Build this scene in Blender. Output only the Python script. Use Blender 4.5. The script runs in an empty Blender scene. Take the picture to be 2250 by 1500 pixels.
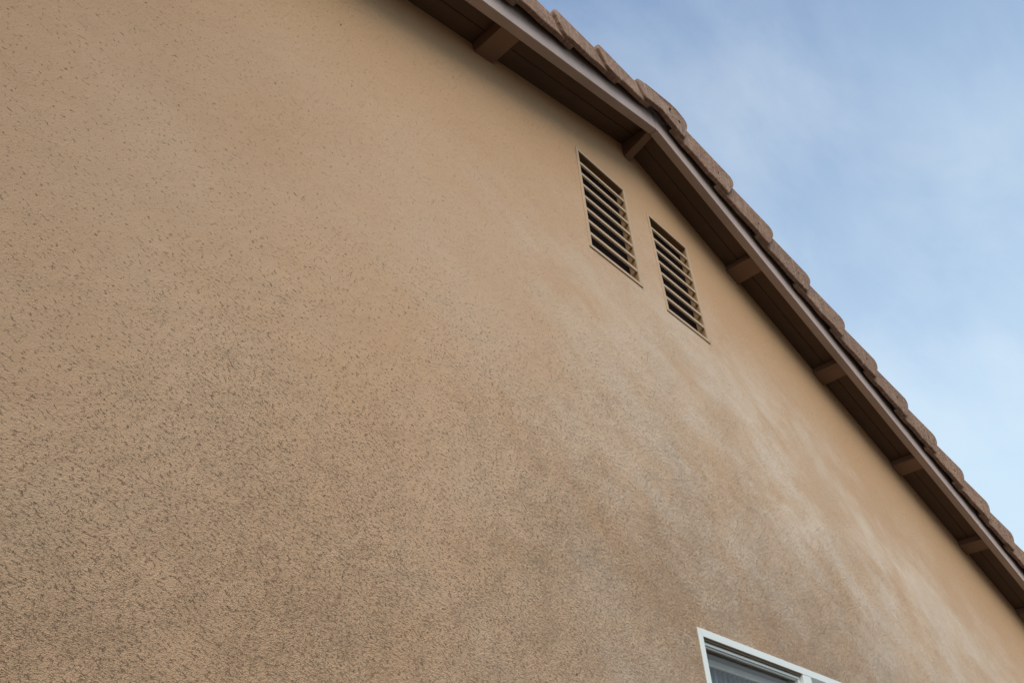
import bpy, bmesh, math, random
from mathutils import Vector, Matrix, Euler
random.seed(7)
R = math.radians
scene = bpy.context.scene
DZ = -0.7244                       # ground level is z = 0

# ------------------------------------------------------------------ camera
cam_d = bpy.data.cameras.new('camera')
cam_d.sensor_width = 36.0
cam_d.lens = 1742.4566 / 2250 * 36
cam_d.clip_start = 0.05
cam_d.clip_end = 3000
cam = bpy.data.objects.new('camera', cam_d)
scene.collection.objects.link(cam)
cam.location = (-1.8902, -1.0008, 2.3244 + DZ)
cam.rotation_euler = (2.2361, 0.0435, -0.8127)
scene.camera = cam

# ------------------------------------------------------------------ light
SUN_EL, SUN_AZ = R(43), R(222)      # azimuth clockwise from +Y, in front of the gable to the left
world = bpy.data.worlds.new('World')
scene.world = world
world.use_nodes = True
nt = world.node_tree
nt.nodes.clear()
out = nt.nodes.new('ShaderNodeOutputWorld')
bg = nt.nodes.new('ShaderNodeBackground')
bg.inputs['Strength'].default_value = 0.15
sky = nt.nodes.new('ShaderNodeTexSky')
sky.sky_type = 'NISHITA'
sky.sun_disc = False
sky.sun_elevation = SUN_EL
sky.sun_rotation = SUN_AZ
sky.air_density = 1.0
sky.dust_density = 0.6
sky.ozone_density = 0.7
tc = nt.nodes.new('ShaderNodeTexCoord')
# thin high cloud: sky direction projected on a flat layer
sep = nt.nodes.new('ShaderNodeSeparateXYZ')
nt.links.new(tc.outputs['Generated'], sep.inputs[0])
mx = nt.nodes.new('ShaderNodeMath'); mx.operation = 'MAXIMUM'; mx.inputs[1].default_value = 0.0
nt.links.new(sep.outputs['Z'], mx.inputs[0])
ad = nt.nodes.new('ShaderNodeMath'); ad.operation = 'ADD'; ad.inputs[1].default_value = 0.18
nt.links.new(mx.outputs[0], ad.inputs[0])
cb = nt.nodes.new('ShaderNodeCombineXYZ')
for i, ax in enumerate('XY'):
    dv = nt.nodes.new('ShaderNodeMath'); dv.operation = 'DIVIDE'
    nt.links.new(sep.outputs[ax], dv.inputs[0]); nt.links.new(ad.outputs[0], dv.inputs[1])
    nt.links.new(dv.outputs[0], cb.inputs[i])
mp = nt.nodes.new('ShaderNodeMapping')
mp.inputs['Rotation'].default_value = (0, 0, R(35))
mp.inputs['Scale'].default_value = (1.0, 2.6, 1.0)
nt.links.new(cb.outputs[0], mp.inputs[0])
nz = nt.nodes.new('ShaderNodeTexNoise')
nz.inputs['Scale'].default_value = 1.6
nz.inputs['Detail'].default_value = 5
nz.inputs['Roughness'].default_value = 0.5
nz.inputs['Distortion'].default_value = 0.4
nt.links.new(mp.outputs[0], nz.inputs['Vector'])
cr = nt.nodes.new('ShaderNodeMapRange')
cr.inputs['From Min'].default_value = 0.30
cr.inputs['From Max'].default_value = 0.80
cr.inputs['To Min'].default_value = 0.0
cr.inputs['To Max'].default_value = 0.30
nt.links.new(nz.outputs['Fac'], cr.inputs['Value'])
# the veil thickens towards the horizon
hz = nt.nodes.new('ShaderNodeMapRange')
hz.inputs['From Min'].default_value = 0.90
hz.inputs['From Max'].default_value = 0.25
hz.inputs['To Min'].default_value = 0.0
hz.inputs['To Max'].default_value = 0.95
nt.links.new(sep.outputs['Z'], hz.inputs['Value'])
sm = nt.nodes.new('ShaderNodeMath'); sm.operation = 'ADD'; sm.use_clamp = True
nt.links.new(cr.outputs[0], sm.inputs[0]); nt.links.new(hz.outputs[0], sm.inputs[1])
mix = nt.nodes.new('ShaderNodeMix'); mix.data_type = 'RGBA'
nt.links.new(sm.outputs[0], mix.inputs['Factor'])
nt.links.new(sky.outputs[0], mix.inputs['A'])
mix.inputs['B'].default_value = (2.65, 3.36, 3.90, 1)
# brighter wisps of cirrus over the veil
mp2 = nt.nodes.new('ShaderNodeMapping')
mp2.inputs['Rotation'].default_value = (0, 0, R(-38))
mp2.inputs['Scale'].default_value = (1.0, 2.1, 1.0)
nt.links.new(cb.outputs[0], mp2.inputs[0])
nz2 = nt.nodes.new('ShaderNodeTexNoise')
nz2.inputs['Scale'].default_value = 2.0
nz2.inputs['Detail'].default_value = 7
nz2.inputs['Roughness'].default_value = 0.58
nz2.inputs['Distortion'].default_value = 0.25
nt.links.new(mp2.outputs[0], nz2.inputs['Vector'])
cr2 = nt.nodes.new('ShaderNodeMapRange')
cr2.inputs['From Min'].default_value = 0.46
cr2.inputs['From Max'].default_value = 0.80
cr2.inputs['To Max'].default_value = 0.30
nt.links.new(nz2.outputs['Fac'], cr2.inputs['Value'])
mixc = nt.nodes.new('ShaderNodeMix'); mixc.data_type = 'RGBA'
nt.links.new(cr2.outputs[0], mixc.inputs['Factor'])
nt.links.new(mix.outputs['Result'], mixc.inputs['A'])
mixc.inputs['B'].default_value = (3.7, 3.95, 4.15, 1)
nt.links.new(mixc.outputs['Result'], bg.inputs['Color'])
nt.links.new(bg.outputs[0], out.inputs['Surface'])

sun_d = bpy.data.lights.new('sun', 'SUN')
sun_d.energy = 2.05
sun_d.angle = R(52)
sun_d.color = (1.0, 0.905, 0.76)
sun = bpy.data.objects.new('sun', sun_d)
scene.collection.objects.link(sun)
sd = Vector((math.sin(SUN_AZ) * math.cos(SUN_EL), math.cos(SUN_AZ) * math.cos(SUN_EL), math.sin(SUN_EL)))
sun.rotation_euler = sd.to_track_quat('Z', 'Y').to_euler()
sun.location = (-6, -8, 12)

scene.view_settings.view_transform = 'Standard'
scene.view_settings.look = 'None'
scene.view_settings.exposure = 0.72
scene.view_settings.gamma = 1.0
scene.render.film_transparent = False
scene.cycles.max_bounces = 8
scene.cycles.diffuse_bounces = 5

# ------------------------------------------------------------------ helpers
C = scene.collection

def link(o, parent=None, label=None):
    C.objects.link(o)
    if parent is not None:
        o.parent = parent
    if label:
        o['label'] = label
    return o

def empty(name, loc=(0, 0, 0), parent=None):
    o = bpy.data.objects.new(name, None)
    o.empty_display_size = 0.2
    o.location = loc
    return link(o, parent)

def obj(name, bm, mat, parent=None, bevel=0, label=None, smooth=False, seg=2):
    bmesh.ops.recalc_face_normals(bm, faces=bm.faces)
    if bevel:
        bmesh.ops.bevel(bm, geom=[e for e in bm.edges if len(e.link_faces) == 2 and e.calc_face_angle(0) > 0.6],
                        offset=bevel, segments=seg, profile=0.5, affect='EDGES', clamp_overlap=True)
    me = bpy.data.meshes.new(name)
    bm.to_mesh(me)
    bm.free()
    if smooth:
        for p in me.polygons:
            p.use_smooth = True
    me.materials.append(mat)
    return link(bpy.data.objects.new(name, me), parent, label)

def box(bm, x0, x1, y0, y1, z0, z1):
    v = [bm.verts.new(p) for p in ((x0, y0, z0), (x1, y0, z0), (x1, y1, z0), (x0, y1, z0),
                                   (x0, y0, z1), (x1, y0, z1), (x1, y1, z1), (x0, y1, z1))]
    for f in ((0, 3, 2, 1), (4, 5, 6, 7), (0, 1, 5, 4), (1, 2, 6, 5), (2, 3, 7, 6), (3, 0, 4, 7)):
        bm.faces.new([v[i] for i in f])
    return v

def prism(bm, pts, y0, y1):
    """polygon in x,z pushed from y0 to y1"""
    a = [bm.verts.new((x, y0, z)) for x, z in pts]
    b = [bm.verts.new((x, y1, z)) for x, z in pts]
    n = len(pts)
    bm.faces.new(a); bm.faces.new(b[::-1])
    for i in range(n):
        j = (i + 1) % n
        bm.faces.new((a[i], b[i], b[j], a[j]))

# ------------------------------------------------------------------ materials
class NT:
    def __init__(s, name):
        s.m = bpy.data.materials.new(name)
        s.m.use_nodes = True
        s.t = s.m.node_tree
        s.b = s.t.nodes['Principled BSDF']
        s.co = s.t.nodes.new('ShaderNodeTexCoord')
    def n(s, kind, **kw):
        nd = s.t.nodes.new('ShaderNode' + kind)
        for k, v in kw.items():
            if hasattr(nd, k):
                setattr(nd, k, v)
            else:
                nd.inputs[k].default_value = v
        return nd
    def l(s, a, b):
        s.t.links.new(a, b)
    def math(s, op, a, b=None, clamp=False):
        nd = s.t.nodes.new('ShaderNodeMath'); nd.operation = op; nd.use_clamp = clamp
        for i, v in enumerate((a, b)):
            if v is None: continue
            if isinstance(v, (int, float)): nd.inputs[i].default_value = v
            else: s.l(v, nd.inputs[i])
        return nd.outputs[0]
    def rng(s, v, a, b, c=0.0, d=1.0, smooth=False):
        nd = s.t.nodes.new('ShaderNodeMapRange')
        if smooth: nd.interpolation_type = 'SMOOTHSTEP'
        nd.inputs['From Min'].default_value = a; nd.inputs['From Max'].default_value = b
        nd.inputs['To Min'].default_value = c; nd.inputs['To Max'].default_value = d
        s.l(v, nd.inputs['Value'])
        return nd.outputs[0]
    def mapped(s, scale=(1, 1, 1), rot=(0, 0, 0), loc=(0, 0, 0), src=None):
        nd = s.t.nodes.new('ShaderNodeMapping')
        nd.inputs['Scale'].default_value = scale; nd.inputs['Rotation'].default_value = rot
        nd.inputs['Location'].default_value = loc
        s.l(src if src is not None else s.co.outputs['Object'], nd.inputs['Vector'])
        return nd.outputs[0]
    def along(s, ang, su, sv, src=None):
        """x,z turned so that the first axis points down to the right by ang, each axis scaled"""
        src = src if src is not None else s.co.outputs['Object']
        out_ = s.n('CombineXYZ')
        for i, (vx, vz, sc) in enumerate(((math.cos(ang), -math.sin(ang), su), (math.sin(ang), math.cos(ang), sv))):
            d_ = s.n('VectorMath', operation='DOT_PRODUCT')
            s.l(src, d_.inputs[0]); d_.inputs[1].default_value = (vx * sc, 0, vz * sc)
            s.l(d_.outputs['Value'], out_.inputs[i * 2])
        return out_.outputs[0]
    def noise(s, vec, scale, detail=3, rough=0.5, dist=0.0, color=False):
        nd = s.n('TexNoise', Scale=scale, Detail=detail, Roughness=rough, Distortion=dist)
        s.l(vec, nd.inputs['Vector'])
        return nd.outputs['Color' if color else 'Fac']
    def mix(s, f, a, b, blend='MIX'):
        nd = s.t.nodes.new('ShaderNodeMix'); nd.data_type = 'RGBA'; nd.blend_type = blend
        if isinstance(f, (int, float)): nd.inputs['Factor'].default_value = f
        else: s.l(f, nd.inputs['Factor'])
        for k, v in (('A', a), ('B', b)):
            if isinstance(v, tuple): nd.inputs[k].default_value = (*v, 1)
            else: s.l(v, nd.inputs[k])
        return nd.outputs['Result']
    def bump(s, h, dist, strength=1.0, prev=None):
        nd = s.n('Bump', Distance=dist, Strength=strength)
        s.l(h, nd.inputs['Height'])
        if prev is not None: s.l(prev, nd.inputs['Normal'])
        return nd.outputs[0]

M_SLOPE = 0.3015
ZA = 4.895 + DZ                     # lowest point of the barge boards at the ridge
ANG = math.atan(M_SLOPE)
CA, SA = math.cos(ANG), math.sin(ANG)

def stucco():
    k = NT('stucco')
    ob = k.co.outputs['Object']
    xz = k.mapped()                                  # wall local metres
    sp = k.n('SeparateXYZ'); k.l(ob, sp.inputs[0])
    ax = k.math('ABSOLUTE', sp.outputs['X'])
    d = k.math('SUBTRACT', k.math('SUBTRACT', ZA, k.math('MULTIPLY', ax, M_SLOPE)), sp.outputs['Z'])
    # warped, slightly trowelled sideways and downwards
    warp = k.noise(xz, 9.0, 2, color=True)
    vadd = k.n('VectorMath', operation='MULTIPLY_ADD')
    k.l(warp, vadd.inputs[0]); vadd.inputs[1].default_value = (0.03, 0.0, 0.03); k.l(xz, vadd.inputs[2])
    base = k.along(R(21), 0.60, 1.30, vadd.outputs[0])
    grain = k.noise(base, 380.0, 4, 0.62, 0.25)
    fine = k.noise(base, 560.0, 2, 0.6)
    lump = k.noise(xz, 22.0, 3, 0.55)
    coarse = k.noise(base, 84.0, 3, 0.6, 0.3)
    # how rough: patches, and rougher with distance from the eave
    patch = k.noise(xz, 2.6, 4, 0.6)
    dens = k.math('ADD', k.rng(d, 0.40, 1.75, -0.50, 0.28), k.rng(patch, 0.3, 0.7, -0.10, 0.14))
    dens = k.math('ADD', dens, k.rng(sp.outputs['X'], -2.0, 0.6, 0.0, 0.16))
    dens = k.math('ADD', dens, k.rng(lump, 0.3, 0.7, -0.08, 0.08))
    dens = k.math('ADD', dens, 0.10, clamp=True)
    # crevices: thin broken furrows between the swirls, and pits where the grain falls below a threshold
    g2 = k.noise(base, 270.0, 3, 0.55, 0.4)
    fur = k.math('SUBTRACT', 0.034, k.math('ABSOLUTE', k.math('SUBTRACT', g2, 0.5)))
    fur = k.math('MULTIPLY', fur, 32.0, clamp=True)
    brk = k.noise(base, 200.0, 2, 0.5)
    brk = k.math('MULTIPLY', k.math('SUBTRACT', brk, k.math('SUBTRACT', 0.610, k.math('MULTIPLY', dens, 0.26))), 9.0, clamp=True)
    fur = k.math('MULTIPLY', fur, brk)
    thr = k.math('ADD', k.math('MULTIPLY', dens, 0.22), 0.225)
    pit = k.math('MULTIPLY', k.math('SUBTRACT', thr, grain), 6.0, clamp=True)
    crev = k.math('MAXIMUM', fur, pit)
    # a few deep pinholes
    vo = k.n('TexVoronoi', Scale=15.0); k.l(xz, vo.inputs['Vector'])
    wn = k.n('TexWhiteNoise'); k.l(vo.outputs['Position'], wn.inputs['Vector'])
    rad = k.rng(wn.outputs['Value'], 0.80, 1.0, 0.0, 0.050)
    pin = k.math('MULTIPLY', k.math('SUBTRACT', rad, vo.outputs['Distance']), 45.0, clamp=True)
    hgt = k.math('SUBTRACT', k.math('ADD', k.math('MULTIPLY', lump, 0.30), k.math('MULTIPLY', k.math('ADD', k.math('MULTIPLY', coarse, k.rng(sp.outputs['X'], -1.7, -0.2, 0.35, 1.25)), k.math('ADD', fine, grain)), k.math('ADD', k.math('MULTIPLY', k.math('MULTIPLY', dens, dens), 1.7), 0.20))),
                 k.math('ADD', crev, pin))
    nb = k.bump(hgt, 0.0050, 1.0)
    k.l(nb, k.b.inputs['Normal'])
    # colour: tan paint, bleached washes running parallel to the right rake, warmer stains
    big = k.noise(xz, 1.1, 4, 0.55)
    streak = k.noise(k.along(R(22), 1.0, 2.0), 1.9, 6, 0.66, 0.3)
    fleck = k.noise(k.along(R(20), 1.0, 2.2), 9.0, 4, 0.6)
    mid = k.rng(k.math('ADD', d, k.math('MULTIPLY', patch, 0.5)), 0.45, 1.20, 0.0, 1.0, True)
    right = k.rng(sp.outputs['X'], -1.5, 0.6, 0.0, 1.0, True)
    bl = k.math('MULTIPLY', k.math('MULTIPLY', mid, right), k.rng(streak, 0.38, 0.64, 0.18, 1.0, True))
    bl = k.math('MULTIPLY', bl, k.rng(fleck, 0.25, 0.7, 0.60, 1.1), clamp=True)
    tan_a, tan_b = (0.455, 0.292, 0.175), (0.498, 0.334, 0.210)
    col = k.mix(k.rng(big, 0.3, 0.7), tan_a, tan_b)
    left_falloff = k.rng(k.math('ADD', sp.outputs['X'], k.math('MULTIPLY', patch, 0.5)), -1.95, -0.75, 1.0, 0.0, True)
    col = k.mix(k.math('MULTIPLY', left_falloff, 0.9), col, (0.325, 0.210, 0.124))  # left side darkened in the colour for the light's falloff
    col = k.mix(k.math('MULTIPLY', bl, 0.90), col, (0.640, 0.540, 0.435))
    grime = k.rng(k.math('ADD', big, k.math('MULTIPLY', streak, 0.4)), 0.55, 0.85, 0.0, 0.30, True)
    col = k.mix(k.math('MULTIPLY', grime, mid), col, (0.430, 0.330, 0.240))
    # warm tint of the eave's shade, painted into the wall colour
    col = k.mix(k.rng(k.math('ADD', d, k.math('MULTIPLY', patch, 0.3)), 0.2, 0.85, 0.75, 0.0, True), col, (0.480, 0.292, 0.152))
    # faint pink / green blotches of the aged paint
    bt = k.noise(xz, 7.0, 3, 0.6)
    col = k.mix(k.rng(bt, 0.60, 0.72, 0, 0.12), col, (0.46, 0.27, 0.19))
    col = k.mix(k.rng(bt, 0.40, 0.28, 0, 0.12), col, (0.36, 0.31, 0.20))
    # crevices and pinholes coloured darker than the face
    col = k.mix(k.math('MULTIPLY', crev, 0.12), col, (0.17, 0.105, 0.062))
    col = k.mix(k.math('MULTIPLY', pin, 0.9), col, (0.04, 0.025, 0.016))
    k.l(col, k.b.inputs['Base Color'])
    k.b.inputs['Roughness'].default_value = 0.85
    k.b.inputs['Specular IOR Level'].default_value = 0.25
    return k.m

def paint(name, col, rough=0.55, var=0.12, grain=0.0, spec=0.4):
    k = NT(name)
    v = k.noise(k.mapped(scale=(1, 1, 1)), 3.0, 5, 0.6)
    f = k.noise(k.mapped(scale=(3, 3, 3)), 40.0, 3, 0.6)
    dark = tuple(c * (1 - var * 1.6) for c in col); lite = tuple(min(1, c * (1 + var)) for c in col)
    c = k.mix(k.rng(v, 0.3, 0.7), dark, lite)
    c = k.mix(k.rng(f, 0.62, 0.8, 0, 0.35), c, dark)
    k.l(c, k.b.inputs['Base Color'])
    k.l(k.rng(f, 0.3, 0.7, rough - 0.08, rough + 0.12), k.b.inputs['Roughness'])
    k.b.inputs['Specular IOR Level'].default_value = spec
    if grain:
        k.l(k.bump(f, grain), k.b.inputs['Normal'])
    return k.m

def timber(name, col, axis_scale, wear=0.15):
    """painted wood, grain stretched along one axis"""
    k = NT(name)
    g = k.noise(k.mapped(scale=axis_scale), 30.0, 5, 0.6, 0.3)
    v = k.noise(k.mapped(), 2.5, 4, 0.6)
    dark = tuple(c * 0.80 for c in col); lite = tuple(c * 1.12 for c in col)
    c = k.mix(k.rng(v, 0.3, 0.7), dark, lite)
    c = k.mix(k.rng(g, 0.55, 0.8, 0, wear * 2), c, tuple(x * 0.6 for x in col))
    k.l(c, k.b.inputs['Base Color'])
    k.b.inputs['Roughness'].default_value = 0.62
    k.b.inputs['Specular IOR Level'].default_value = 0.35
    k.l(k.bump(g, 0.0012), k.b.inputs['Normal'])
    return k.m

def tile_mat():
    k = NT('concrete_tile')
    oi = k.n('ObjectInfo')
    off = k.n('VectorMath', operation='SCALE'); k.l(oi.outputs['Random'], off.inputs[3])
    cbv = k.n('CombineXYZ'); k.l(k.math('MULTIPLY', oi.outputs['Random'], 37.0), cbv.inputs[0])
    va = k.n('VectorMath', operation='ADD'); k.l(k.co.outputs['Object'], va.inputs[0]); k.l(cbv.outputs[0], va.inputs[1])
    P = va.outputs[0]
    n1 = k.noise(P, 14.0, 6, 0.7)
    n2 = k.noise(P, 70.0, 4, 0.65)
    # drips running down across the face
    drip = k.noise(k.mapped(scale=(9.0, 1.0, 0.9), rot=(0, 0.12, 0), src=P), 9.0, 4, 0.55)
    c = k.mix(k.rng(n1, 0.3, 0.7), (0.175, 0.102, 0.068), (0.345, 0.218, 0.152))
    c = k.mix(k.rng(oi.outputs['Random'], 0, 1, 0, 0.55), c, (0.185, 0.125, 0.098))
    c = k.mix(k.rng(drip, 0.52, 0.68, 0, 0.55), c, (0.40, 0.305, 0.235))
    c = k.mix(k.rng(n2, 0.58, 0.78, 0, 0.40), c, (0.09, 0.06, 0.045))
    c = k.mix(k.rng(n1, 0.66, 0.76, 0, 0.35), c, (0.20, 0.17, 0.09))
    k.l(c, k.b.inputs['Base Color'])
    k.b.inputs['Roughness'].default_value = 0.9
    k.b.inputs['Specular IOR Level'].default_value = 0.2
    h = k.math('ADD', k.math('MULTIPLY', n1, 0.6), n2)
    k.l(k.bump(h, 0.008), k.b.inputs['Normal'])
    return k.m

def glass_mat():
    k = NT('window_glass')
    k.b.inputs['Base Color'].default_value = (0.93, 0.96, 0.96, 1)
    k.b.inputs['Transmission Weight'].default_value = 1.0
    k.b.inputs['Roughness'].default_value = 0.0
    k.b.inputs['IOR'].default_value = 1.45
    # thin pane: no refraction offsets, light passes
    tr = k.n('BsdfTransparent'); tr.inputs['Color'].default_value = (0.97, 0.98, 0.975, 1)
    gl = k.n('BsdfGlossy'); gl.inputs['Roughness'].default_value = 0.01
    fr = k.n('Fresnel', IOR=1.5)
    ms = k.n('MixShader'); ge = k.n('NewGeometry'); k.l(k.math('MULTIPLY', fr.outputs[0], k.math('SUBTRACT', 1.0, ge.outputs['Backfacing'])), ms.inputs[0]); k.l(tr.outputs[0], ms.inputs[1]); k.l(gl.outputs[0], ms.inputs[2])
    k.l(ms.outputs[0], k.t.nodes['Material Output'].inputs['Surface'])
    return k.m

def soil_mat():
    k = NT('soil')
    n = k.noise(k.mapped(), 6.0, 8, 0.7)
    n2 = k.noise(k.mapped(), 0.6, 4, 0.6)
    c = k.mix(k.rng(n, 0.3, 0.7), (0.060, 0.040, 0.027), (0.12, 0.082, 0.054))
    c = k.mix(k.rng(n2, 0.5, 0.7), c, (0.12, 0.11, 0.06))
    k.l(c, k.b.inputs['Base Color']); k.b.inputs['Roughness'].default_value = 0.95
    k.l(k.bump(n, 0.03), k.b.inputs['Normal'])
    return k.m

M_st = stucco()
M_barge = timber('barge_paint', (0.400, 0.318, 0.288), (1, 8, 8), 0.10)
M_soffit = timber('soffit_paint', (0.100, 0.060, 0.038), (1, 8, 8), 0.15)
M_beam = timber('beam_paint', (0.190, 0.112, 0.070), (8, 1, 8), 0.12)
M_joint = paint('joint_paint', (0.045, 0.027, 0.018), 0.8, 0.1)
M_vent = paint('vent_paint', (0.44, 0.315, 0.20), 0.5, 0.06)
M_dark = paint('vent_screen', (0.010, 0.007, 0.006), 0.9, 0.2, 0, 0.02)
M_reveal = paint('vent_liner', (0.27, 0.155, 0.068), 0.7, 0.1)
M_tile = tile_mat()
M_vinyl = paint('white_vinyl', (0.63, 0.675, 0.665), 0.35, 0.03, 0.0, 0.5)
M_seal = paint('black_gasket', (0.02, 0.02, 0.022), 0.5, 0.1)
M_track = paint('dusty_track', (0.24, 0.20, 0.15), 0.7, 0.15)
M_glass = glass_mat()
M_blind = paint('blind_vinyl', (0.82, 0.88, 0.92), 0.6, 0.05)
M_rail = paint('blind_rail', (0.42, 0.40, 0.35), 0.6, 0.05)
M_val = paint('blind_valance', (0.60, 0.57, 0.50), 0.6, 0.05)
M_deck = paint('roof_felt', (0.03, 0.028, 0.027), 0.9, 0.2)
M_soil = soil_mat()
M_plaster = paint('indoor_plaster', (0.30, 0.29, 0.27), 0.9, 0.05)

# ------------------------------------------------------------------ ground
bm = bmesh.new()
N = 24
gx = [-900, -300, -100, -40, -20] + [i * 2.0 for i in range(-8, 9)] + [20, 40, 100, 300, 900]
gv = {}
for i, x in enumerate(gx):
    for j, y in enumerate(gx):
        near = abs(x) < 18 and abs(y) < 18
        gv[i, j] = bm.verts.new((x, y, random.uniform(-0.03, 0.0) if near else -0.02))
for i in range(len(gx) - 1):
    for j in range(len(gx) - 1):
        bm.faces.new((gv[i, j], gv[i + 1, j], gv[i + 1, j + 1], gv[i, j + 1]))
g = obj('ground', bm, M_soil)
g['kind'] = 'structure'

# ------------------------------------------------------------------ house
HW, BACK = 5.2, 8.0
house = empty('house')
house['label'] = 'tan stucco house with a tiled gable roof, two louvred vents and a white window'
house['category'] = 'house'

SOF = 0.040                          # soffit boards above the barge bottom, square to the slope
def rake_z(x, up=0.0):
    return ZA - M_SLOPE * abs(x) + up / CA

V1 = (-0.363, -0.074, 4.107 + DZ, 4.604 + DZ)     # vent: x0 x1 z0 z1
V2 = (0.063, 0.343, 4.090 + DZ, 4.586 + DZ)
WX0, WX1, WZ0, WZ1 = -0.134, 0.98, 1.22, 2.955 + DZ

# gable wall: a flat polygon sheet with the openings, pushed back to its thickness
def clip_rake(poly, side):
    out_ = []
    f = lambda p: rake_z(p[0], SOF - 0.001) - p[1]
    for a, b in zip(poly, poly[1:] + poly[:1]):
        fa, fb = f(a), f(b)
        if fa >= 0: out_.append(a)
        if (fa > 0 > fb) or (fa < 0 < fb):
            t = fa / (fa - fb)
            out_.append((a[0] + t * (b[0] - a[0]), a[1] + t * (b[1] - a[1])))
    return out_

ins = 0.010
holes = [(V1[0] + ins, V1[1] - ins, V1[2] + ins, V1[3] - ins), (V2[0] + ins, V2[1] - ins, V2[2] + ins, V2[3] - ins),
         (WX0 + 0.02, WX1 - 0.02, WZ0 + 0.02, WZ1 - 0.02)]
xs = sorted({-HW, HW, 0.0, *[h[0] for h in holes], *[h[1] for h in holes]})
zs = sorted({0.0, 5.0, 0.3, *[h[2] for h in holes], *[h[3] for h in holes]})
bm = bmesh.new()
vc = {}
def gvtx(x, z):
    key = (round(x, 5), round(z, 5))
    if key not in vc: vc[key] = bm.verts.new((x, 0, z))
    return vc[key]
for x0, x1 in zip(xs, xs[1:]):
    for z0, z1 in zip(zs, zs[1:]):
        cx, cz = (x0 + x1) / 2, (z0 + z1) / 2
        if any(h[0] < cx < h[1] and h[2] < cz < h[3] for h in holes): continue
        poly = clip_rake([(x0, z0), (x1, z0), (x1, z1), (x0, z1)], 0)
        q = []
        for p in poly:
            v = gvtx(*p)
            if v not in q: q.append(v)
        if len(q) >= 3: bm.faces.new(q)
r = bmesh.ops.extrude_face_region(bm, geom=list(bm.faces))
for e in r['geom']:
    if isinstance(e, bmesh.types.BMVert): e.co.y += 0.16
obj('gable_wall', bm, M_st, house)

for sx, nm in ((-1, 'side_wall'), (1, 'side_wall')):
    bm = bmesh.new()
    x0, x1 = sorted((sx * HW, sx * (HW - 0.16)))
    box(bm, x0, x1, 0.162, BACK, 0, rake_z(HW) + 0.01)
    obj(nm, bm, M_st, house)
bm = bmesh.new()
prism(bm, [(-HW, 0), (HW, 0), (HW, rake_z(HW, SOF) - .002), (0, rake_z(0, SOF) - .002), (-HW, rake_z(HW, SOF) - .002)], BACK + 0.002, BACK + 0.16)
obj('rear_wall', bm, M_st, house)
bm = bmesh.new()
box(bm, -HW + 0.17, HW - 0.17, 0.17, BACK - 0.01, 2.50, 2.52)
obj('ceiling', bm, M_plaster, house)

# ------------------------------------------------------------------ roof (slope frame: d along the slope, h square to it)
roof = empty('roof', (0, 0, 0), house)
def sl(side, d, h, y):
    """slope coordinates to the world; d from the ridge down the slope"""
    return (side * (d * CA + h * SA), y, ZA - d * SA + h * CA)
def slope_board(bm, side, d0, d1, h0, h1, y0, y1, nseg=1, miter=False, wob=0.0):
    """board lying along the slope; at the ridge it is cut on the vertical x = 0"""
    rings = []
    for i in range(nseg + 1):
        d = d0 + (d1 - d0) * i / nseg
        ring = []
        for h, y in ((h0, y0), (h0, y1), (h1, y1), (h1, y0)):
            dd = (-h * SA / CA) if (miter and i == 0) else d
            w = random.uniform(-wob, wob) if wob and 0 < i < nseg else 0
            x, yy, z = sl(side, dd, h, y)
            ring.append(bm.verts.new((x + (side * 0.0014 if miter and i == 0 else 0), yy, z + w)))
        rings.append(ring)
    for a, b in zip(rings, rings[1:]):
        for j in range(4):
            bm.faces.new((a[j], a[(j + 1) % 4], b[(j + 1) % 4], b[j]))
    bm.faces.new(rings[0]); bm.faces.new(rings[-1][::-1])

O = 0.156
LEN = 5.75
for side in (-1, 1):
    bm = bmesh.new()
    slope_board(bm, side, 0, LEN, 0, 0.140, -O, -O + 0.034, 40, True, 0.0006)
    obj('barge_board', bm, M_barge, roof, bevel=0.0022)
    bm = bmesh.new()
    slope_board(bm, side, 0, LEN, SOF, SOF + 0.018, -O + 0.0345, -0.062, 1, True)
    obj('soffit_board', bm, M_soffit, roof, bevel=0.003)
    bm = bmesh.new()
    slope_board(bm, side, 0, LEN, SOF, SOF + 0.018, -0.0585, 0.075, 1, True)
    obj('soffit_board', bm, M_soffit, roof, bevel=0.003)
    bm = bmesh.new()
    slope_board(bm, side, 0, LEN, SOF + 0.0185, SOF + 0.04, -O + 0.0345, BACK + 0.3, 1, True)
    obj('roof_deck', bm, M_deck, roof)
    bm = bmesh.new()
    slope_board(bm, side, 0.0, LEN, SOF + 0.012 - 0.010, SOF + 0.014, -0.0625, -0.0580, 1, True)
    obj('board_joint', bm, M_joint, roof)

def lookout(side, xc):
    d = xc / CA
    bm = bmesh.new()
    w = 0.045
    slope_board(bm, side, d - w, d + w, 0.0012, SOF - 0.001, -O + 0.0345, 0.02)
    return obj('outlooker', bm, M_beam, roof, bevel=0.002)
for x_ in (0.737, 1.44, 2.18, 2.915, 3.64, 4.36): lookout(1, x_)
for x_ in (0.82, 1.54, 2.27, 3.0, 3.73, 4.46): lookout(-1, x_)
bm = bmesh.new()
vb_ = box(bm, -0.020, 0.016, -O + 0.0345, 0.02, ZA - 0.002, ZA + SOF - 0.004)
for v in vb_[2:4]: v.co.z -= 0.052
obj('ridge_beam', bm, M_beam, roof, bevel=0.003)

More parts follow.
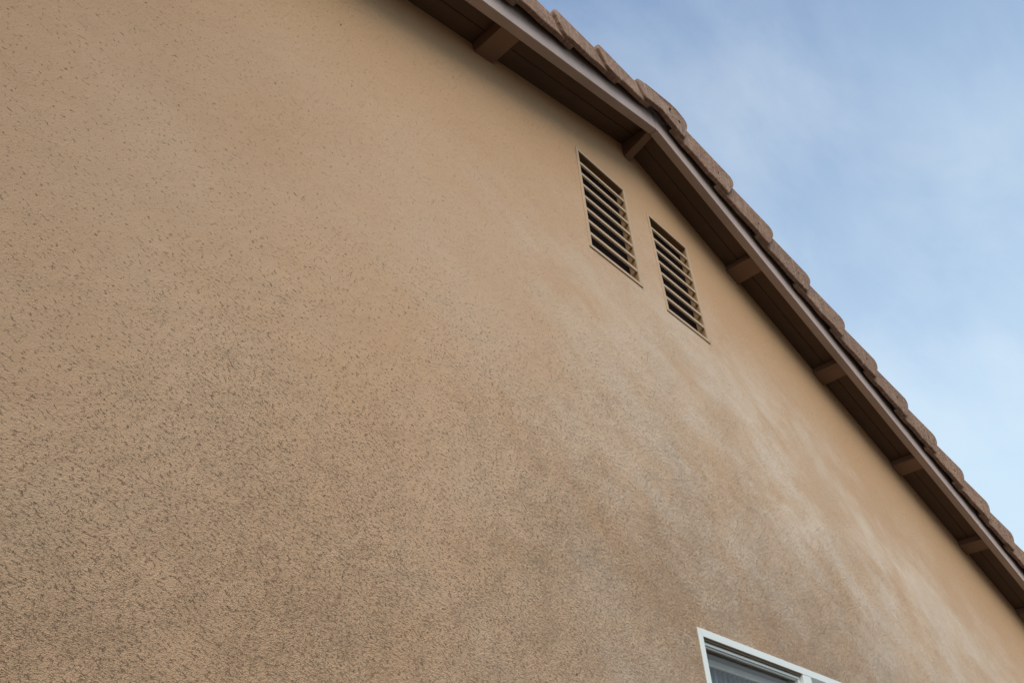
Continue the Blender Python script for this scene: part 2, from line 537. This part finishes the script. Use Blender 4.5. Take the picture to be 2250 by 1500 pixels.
# rake tiles: an L of concrete, outer flange hanging beside the barge board, its lower end lapped over the next
H0, H1 = 0.076, 0.203
LEAN = {-1: -0.004, 1: 0.016}
def tile_profile(L, lean=0.25):
    """side outline in (u down the slope, h): rounded lower end"""
    h0, h1 = H0, H1
    pts = []
    def arc(cx, ch, r, a0, a1, n=5):
        for i in range(n + 1):
            a = R(a0 + (a1 - a0) * i / n)
            pts.append((cx + r * math.cos(a), ch + r * math.sin(a)))
    arc(0.012, h0 + 0.012, 0.012, 180, 270, 3)
    arc(L - 0.016, h0 + 0.016, 0.016, -90, 0, 3)
    arc(L - 0.048, h1 - 0.048, 0.048, 0, 90, 7)
    pts.append((-0.02, h1))
    return [(u + lean * (h - h0), h - 0.034 * max(0.0, 1 - u / L) * max(0.0, (h - h0) / (h1 - h0))) for u, h in pts]

Y0, SPLAY, RISE, THICK = 0.010, 0.017, 0.005, 0.016
def rake_tile(side, d_end, L, splay=SPLAY, rise=RISE, thick=THICK):
    """d_end: lower end's distance down the slope"""
    bm = bmesh.new()
    prof = tile_profile(L)
    # subdivide the long straight runs so that the edge can wander a little
    q = []
    for a, b in zip(prof, prof[1:] + prof[:1]):
        q.append(a)
        n = int(math.dist(a, b) / 0.03)
        for i in range(1, n):
            t = i / n
            q.append((a[0] + t * (b[0] - a[0]), a[1] + t * (b[1] - a[1])))
    ph = random.uniform(0, 10)
    rag = [random.uniform(-1, 1) for _ in q]
    def place(u, h, v):
        f = u / L
        d = d_end - L + u
        return sl(side, d, h + rise * f, -(O + Y0 + v + splay * f + LEAN[side] * (h - H0) / (H1 - H0)))
    A, B = [], []
    for (u, h), rr in zip(q, rag):
        low = h < H0 + 0.01
        e = 0.0026 * rr + 0.003 * math.sin(u * 38 + ph) if low else 0.0004 * rr
        A.append(bm.verts.new(place(u, h + e, thick * 0.0)))
        B.append(bm.verts.new(place(u, h + e * 0.6, thick)))
    # outer face bevelled at the rim: inset ring
    c_u, c_h = L / 2, (H0 + H1) / 2
    Bi = []
    for (u, h) in q:
        Bi.append(bm.verts.new(place(u + (c_u - u) * 0.012, h + (c_h - h) * 0.05, thick + 0.0022)))
    n = len(q)
    for i in range(n):
        j = (i + 1) % n
        bm.faces.new((A[i], A[j], B[j], B[i])); bm.faces.new((B[i], B[j], Bi[j], Bi[i]))
    bm.faces.new(A[::-1]); bm.faces.new(Bi)
    # top flange lying over the roof edge
    top = []
    for u, h in ((0.0, H1 - 0.054), (0.0, H1 - 0.036), (L - 0.040, H1), (L - 0.040, H1 - 0.018)):
        f = u / L
        d = d_end - L + u
        top.append([bm.verts.new(sl(side, d, h + rise * f - 0.0004, y)) for y in (-(O + Y0 + 0.001 + splay * f + LEAN[side]), 0.05)])
    for i in range(4):
        j = (i + 1) % 4
        bm.faces.new((top[i][0], top[j][0], top[j][1], top[i][1]))
    bm.faces.new([t[0] for t in top]); bm.faces.new([t[1] for t in top][::-1])
    # holes: real recesses would need a boolean; a dark plug stands in for each
    return obj('rake_tile', bm, M_tile, roof)

def hole_plug(side, d, h, f, splay=SPLAY, rise=RISE, thick=THICK):
    """dark plug set on the tile face in place of a hole"""
    bm = bmesh.new()
    y = -(O + Y0 + thick + 0.0026 + splay * f + LEAN[side] * (h - H0) / (H1 - H0))
    c = sl(side, d, h + rise * f, y)
    rr = 0.0068
    ring = [bm.verts.new((c[0] + rr * math.cos(a) * 0.8, y, c[2] + rr * math.sin(a))) for a in [i * math.pi / 5 for i in range(10)]]
    cen = bm.verts.new((c[0], y - 0.0008, c[2]))
    back = [bm.verts.new((v.co.x, y + 0.004, v.co.z)) for v in ring]
    for i in range(10):
        j = (i + 1) % 10
        bm.faces.new((ring[i], ring[j], cen)); bm.faces.new((ring[i], back[i], back[j], ring[j]))
    return obj('tile_hole_plug', bm, M_hole, roof)
M_hole = paint('dark_hole', (0.045, 0.022, 0.014), 0.8, 0.2)

ER = 0.316
for i in range(1, 17):
    d = 0.133 + ER * i
    rake_tile(1, d, 0.390 + random.uniform(-.004, .004))
    hole_plug(1, d - 0.085 + random.uniform(-.012, .012), 0.134 + random.uniform(-.008, .008), 0.8)
for d, L in ((0.362, 0.325), (0.627, 0.355), (0.937, 0.38)): rake_tile(-1, d, L)
for i in range(1, 15): rake_tile(-1, 0.937 + ER * i, 0.39 + random.uniform(-.004, .004))

# ridge piece: one folded tile over both slopes
def ridge_tile():
    bm = bmesh.new()
    dl, dr = 0.100, 0.133
    thick = THICK
    y_off = O + Y0 + SPLAY
    h0, h1 = H0 + RISE, H1 + RISE
    pts = []
    def add(side, d, h): pts.append(sl(side, d, h, 0)[::2])
    # lower line left to right
    def arcs(side, de, c0, r, a0, a1, n):
        for i in range(n + 1):
            a = R(a0 + (a1 - a0) * i / n)
            add(side, de - r + r * math.cos(a), c0 + r * math.sin(a))
    arcs(-1, dl, h1 - 0.042, 0.042, 90, 0, 6)
    arcs(-1, dl, h0 + 0.014, 0.014, 0, -90, 3)
    for t in (0.08, 0.04): add(-1, t, h0)
    pts.append((0.0, ZA + h0 / CA))
    for t in (0.04, 0.08): add(1, t, h0)
    arcs(1, dr, h0 + 0.014, 0.014, -90, 0, 3)
    arcs(1, dr, h1 - 0.030, 0.030, 0, 90, 6)
    add(1, 0.05, h1); add(1, 0.015, h1 - 0.001); add(-1, 0.015, h1 - 0.001); add(-1, 0.05, h1)
    pts = [(x, z, 0.012 * max(-1, min(1, x / 0.11)) * max(0, min(1, ((z - ZA + M_SLOPE * abs(x)) * CA - h0) / (h1 - h0)))) for x, z in pts]
    A = [bm.verts.new((x, -y_off - e, z + random.uniform(-.0008, .0008))) for x, z, e in pts]
    B = [bm.verts.new((x, -y_off - thick - e, z + random.uniform(-.0008, .0008))) for x, z, e in pts]
    cx, cz = 0.0, ZA + 0.13
    Bi = [bm.verts.new((x + (cx - x) * 0.015, -y_off - thick - 0.0022 - e, z + (cz - z) * 0.04)) for x, z, e in pts]
    n = len(pts)
    for i in range(n):
        j = (i + 1) % n
        bm.faces.new((A[i], A[j], B[j], B[i])); bm.faces.new((B[i], B[j], Bi[j], Bi[i]))
    bm.faces.new(A[::-1]); bm.faces.new(Bi)
    for side, de in ((-1, dl), (1, dr)):
        slope_board(bm, side, 0, de - 0.042, h1 - 0.018, h1 - 0.0005, -y_off - (LEAN[side] if side < 0 else 0) + 0.001, 0.05, 1, True)
    return obj('ridge_tile', bm, M_tile, roof, label='folded end tile over the ridge with two dark hole plugs')
ridge_tile()
hole_plug(1, 0.014, 0.146, 1.0)
hole_plug(1, 0.078, 0.138, 1.0)

# ------------------------------------------------------------------ vents
def vent(v, label):
    x0, x1, z0, z1 = v
    e = empty('gable_vent', ((x0 + x1) / 2, 0, z0), house)
    e['label'] = label
    cx = (x0 + x1) / 2
    hw = (x1 - x0) / 2
    H = z1 - z0
    b = 0.013                       # flange width
    bm = bmesh.new()
    # face flange as four mitred strips, 4 mm proud
    o4 = [(-hw, 0), (hw, 0), (hw, H), (-hw, H)]
    i4 = [(-hw + b, b), (hw - b, b), (hw - b, H - b), (-hw + b, H - b)]
    for i in range(4):
        j = (i + 1) % 4
        prism(bm, [o4[i], o4[j], i4[j], i4[i]], -0.004, 0.003)
    obj('flange', bm, M_vent, e, bevel=0.001)
    # liner (jambs, head, sill)
    bm = bmesh.new()
    for a, c in (((-hw + ins + .0005, -hw + b), (ins, H - ins)), ((hw - b, hw - ins - .0005), (ins, H - ins))):
        box(bm, a[0], a[1], 0.0035, 0.029, c[0], c[1])
    box(bm, -hw + b, hw - b, 0.0035, 0.029, ins + .0005, b)
    box(bm, -hw + b, hw - b, 0.0035, 0.029, H - b, H - ins - .0005)
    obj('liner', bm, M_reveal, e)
    bm = bmesh.new()
    box(bm, -hw + ins, hw - ins, 0.030, 0.033, ins, H - ins)
    obj('insect_screen', bm, M_dark, e)
    # louver slats
    n = 8
    pitch = (H - 2 * b) / n
    xa, xb = -hw + b + 0.0006, hw - b - 0.0006
    base = None
    for k in range(1, n):
        zc = b + pitch * k
        if base is None:
            bm = bmesh.new()
            # front lip, drip lip below it and a thin blade running back
            prof = [(0.000, 0.0082), (0.000, -0.0042), (0.0035, -0.0048), (0.0038, -0.0068), (0.0056, -0.0068),
                    (0.0056, -0.003), (0.0062, 0.004), (0.0050, 0.0082)]
            A = [bm.verts.new((xa, y, z)) for y, z in prof]
            B = [bm.verts.new((xb, y, z)) for y, z in prof]
            m = len(prof)
            for i in range(m):
                j = (i + 1) % m
                bm.faces.new((A[i], A[j], B[j], B[i]))
            bm.faces.new(A[::-1]); bm.faces.new(B)
            base = obj('louver_slat', bm, M_vent, e)
            o = base
        else:
            o = base.copy(); C.objects.link(o); o.parent = e
        o.location = (0, 0.0, zc)
vent(V1, 'upper left louvred vent with seven slats')
vent(V2, 'lower right louvred vent with seven slats')

# ------------------------------------------------------------------ window
win = empty('window', ((WX0 + WX1) / 2, 0, WZ0), house)
win['label'] = 'white vinyl sliding window'
wx = (WX0 + WX1) / 2
def wp(name, boxes, mat, bevel=0.0015, label=None):
    bm = bmesh.new()
    for a in boxes:
        box(bm, a[0] - wx, a[1] - wx, a[2], a[3], a[4] - WZ0, a[5] - WZ0)
    return obj(name, bm, mat, win, bevel=bevel, label=label)
FW = 0.0192                                                    # visible face width of the outer frame
MX0, MX1 = 0.404, 0.448                                       # mullion
# outer frame with mitred corners
bm = bmesh.new()
o4 = [(WX0 - wx, 0), (WX1 - wx, 0), (WX1 - wx, WZ1 - WZ0), (WX0 - wx, WZ1 - WZ0)]
i4 = [(WX0 + FW - wx, FW), (WX1 - FW - wx, FW), (WX1 - FW - wx, WZ1 - WZ0 - FW), (WX0 + FW - wx, WZ1 - WZ0 - FW)]
for i in range(4):
    j = (i + 1) % 4
    prism(bm, [o4[i], o4[j], i4[j], i4[i]], -0.003, 0.046)
obj('frame', bm, M_vinyl, win, bevel=0.0007)
wp('mullion', [(MX0, MX1, -0.0026, 0.046, WZ0 + FW + .0003, WZ1 - FW - .0003)], M_vinyl)
# sliding sash (left)
SX0, SX1, SZ0, SZ1 = WX0 + FW + .0005, MX0 - .0005, WZ0 + FW + .0005, WZ1 - FW - .0005
sy = 0.0095
wp('track', [(SX0, SX1, 0.004, sy - .001, SZ1 - 0.004, SZ1)], M_track, 0)
sash = empty('sash', (0, 0, 0), win)
RW = 0.016
TR = 0.0130
wp('top_rail', [(SX0, SX1, sy, sy + 0.024, SZ1 - TR, SZ1 - 0.0045)], M_vinyl)
wp('glazing_bead', [(SX0 + RW, SX1 - RW, sy + 0.004, sy + 0.012, SZ1 - TR - 0.0036, SZ1 - TR - .0006)], M_vinyl, 0.0008)
wp('stile', [(SX0, SX0 + 0.004, sy + .0005, sy + 0.0235, SZ0 + RW, SZ1 - TR - 0.0003)], M_vinyl, 0.0008)
wp('stile', [(SX1 - 0.012, SX1, sy + .0005, sy + 0.0235, SZ0 + RW, SZ1 - TR - 0.0003)], M_vinyl, 0.0008)
wp('bottom_rail', [(SX0, SX1, sy, sy + 0.024, SZ0, SZ0 + RW)], M_vinyl)
wp('gasket', [(SX0 + .004, SX1 - .012, sy + 0.013, sy + 0.016, SZ1 - TR - 0.0030, SZ1 - TR - 0.0004)], M_seal, 0)
wp('glass_pane', [(SX0 + .002, SX1 - .006, sy + 0.0165, sy + 0.0195, SZ0 + RW - .004, SZ1 - TR + .004)], M_glass, 0, 'sliding left pane')
# fixed light (right) with a sloped bead
FX0, FX1, FZ0, FZ1 = MX1 + .0005, WX1 - FW - .0005, WZ0 + FW + .0005, WZ1 - FW - .0005
bm = bmesh.new()
bo = [(FX0 - wx, FZ0 - WZ0), (FX1 - wx, FZ0 - WZ0), (FX1 - wx, FZ1 - WZ0), (FX0 - wx, FZ1 - WZ0)]
s_ = 0.022
bi = [(FX0 + s_ - wx, FZ0 + s_ - WZ0), (FX1 - s_ - wx, FZ0 + s_ - WZ0), (FX1 - s_ - wx, FZ1 - s_ - WZ0), (FX0 + s_ - wx, FZ1 - s_ - WZ0)]
va = [bm.verts.new((x, -0.004, z)) for x, z in bo]; vb = [bm.verts.new((x, 0.012, z)) for x, z in bi]
vd = [bm.verts.new((x, 0.020, z)) for x, z in bi]; ve = [bm.verts.new((x, 0.020, z)) for x, z in bo]
for i in range(4):
    j = (i + 1) % 4
    bm.faces.new((va[i], va[j], vb[j], vb[i])); bm.faces.new((vb[i], vb[j], vd[j], vd[i])); bm.faces.new((vd[i], vd[j], ve[j], ve[i])); bm.faces.new((ve[i], ve[j], va[j], va[i]))
obj('fixed_bead', bm, M_vinyl, win)
wp('glass_pane', [(FX0 + .01, FX1 - .01, 0.0205, 0.0235, FZ0 + .01, FZ1 - .01)], M_glass, 0, 'fixed right pane')
bpy.data.objects.remove(sash)

# blind hanging inside the window
bl = empty('window_blind', ((WX0 + WX1) / 2, 0.088, WZ0 + 0.02))
bl['label'] = 'pale grey vertical blind hanging behind the window glass'
bl['category'] = 'blind'
def bp(name, a, mat, bevel=0.002):
    bm = bmesh.new(); box(bm, *a)
    return obj(name, bm, mat, bl, bevel=bevel)
HH = WZ1 - WZ0
bp('headrail', (-0.545, 0.545, -0.028, 0.01, HH - 0.062, HH - 0.030), M_rail)
bp('valance', (-0.548, 0.548, -0.036, -0.030, HH - 0.078, HH - 0.060), M_val)
slat0 = None
nsl = 44
for i in range(nsl):
    if slat0 is None:
        bm = bmesh.new()
        a = [bm.verts.new((x, 0.004 * (1 - (x / 0.013) ** 2), z)) for z in (0.0, HH - 0.064) for x in (-0.013, -0.006, 0.0, 0.006, 0.013)]
        for q in range(4): bm.faces.new((a[q], a[q + 1], a[q + 6], a[q + 5]))
        r = bmesh.ops.solidify(bm, geom=list(bm.faces), thickness=0.0008)
        slat0 = obj('blind_slat', bm, M_blind, bl); o = slat0
    else:
        o = slat0.copy(); C.objects.link(o); o.parent = bl
    o.location = (-0.55 + i * 1.1 / (nsl - 1), 0.008, 0.0)
    o.rotation_euler = (0, 0, R(62 + random.uniform(-5, 5)))
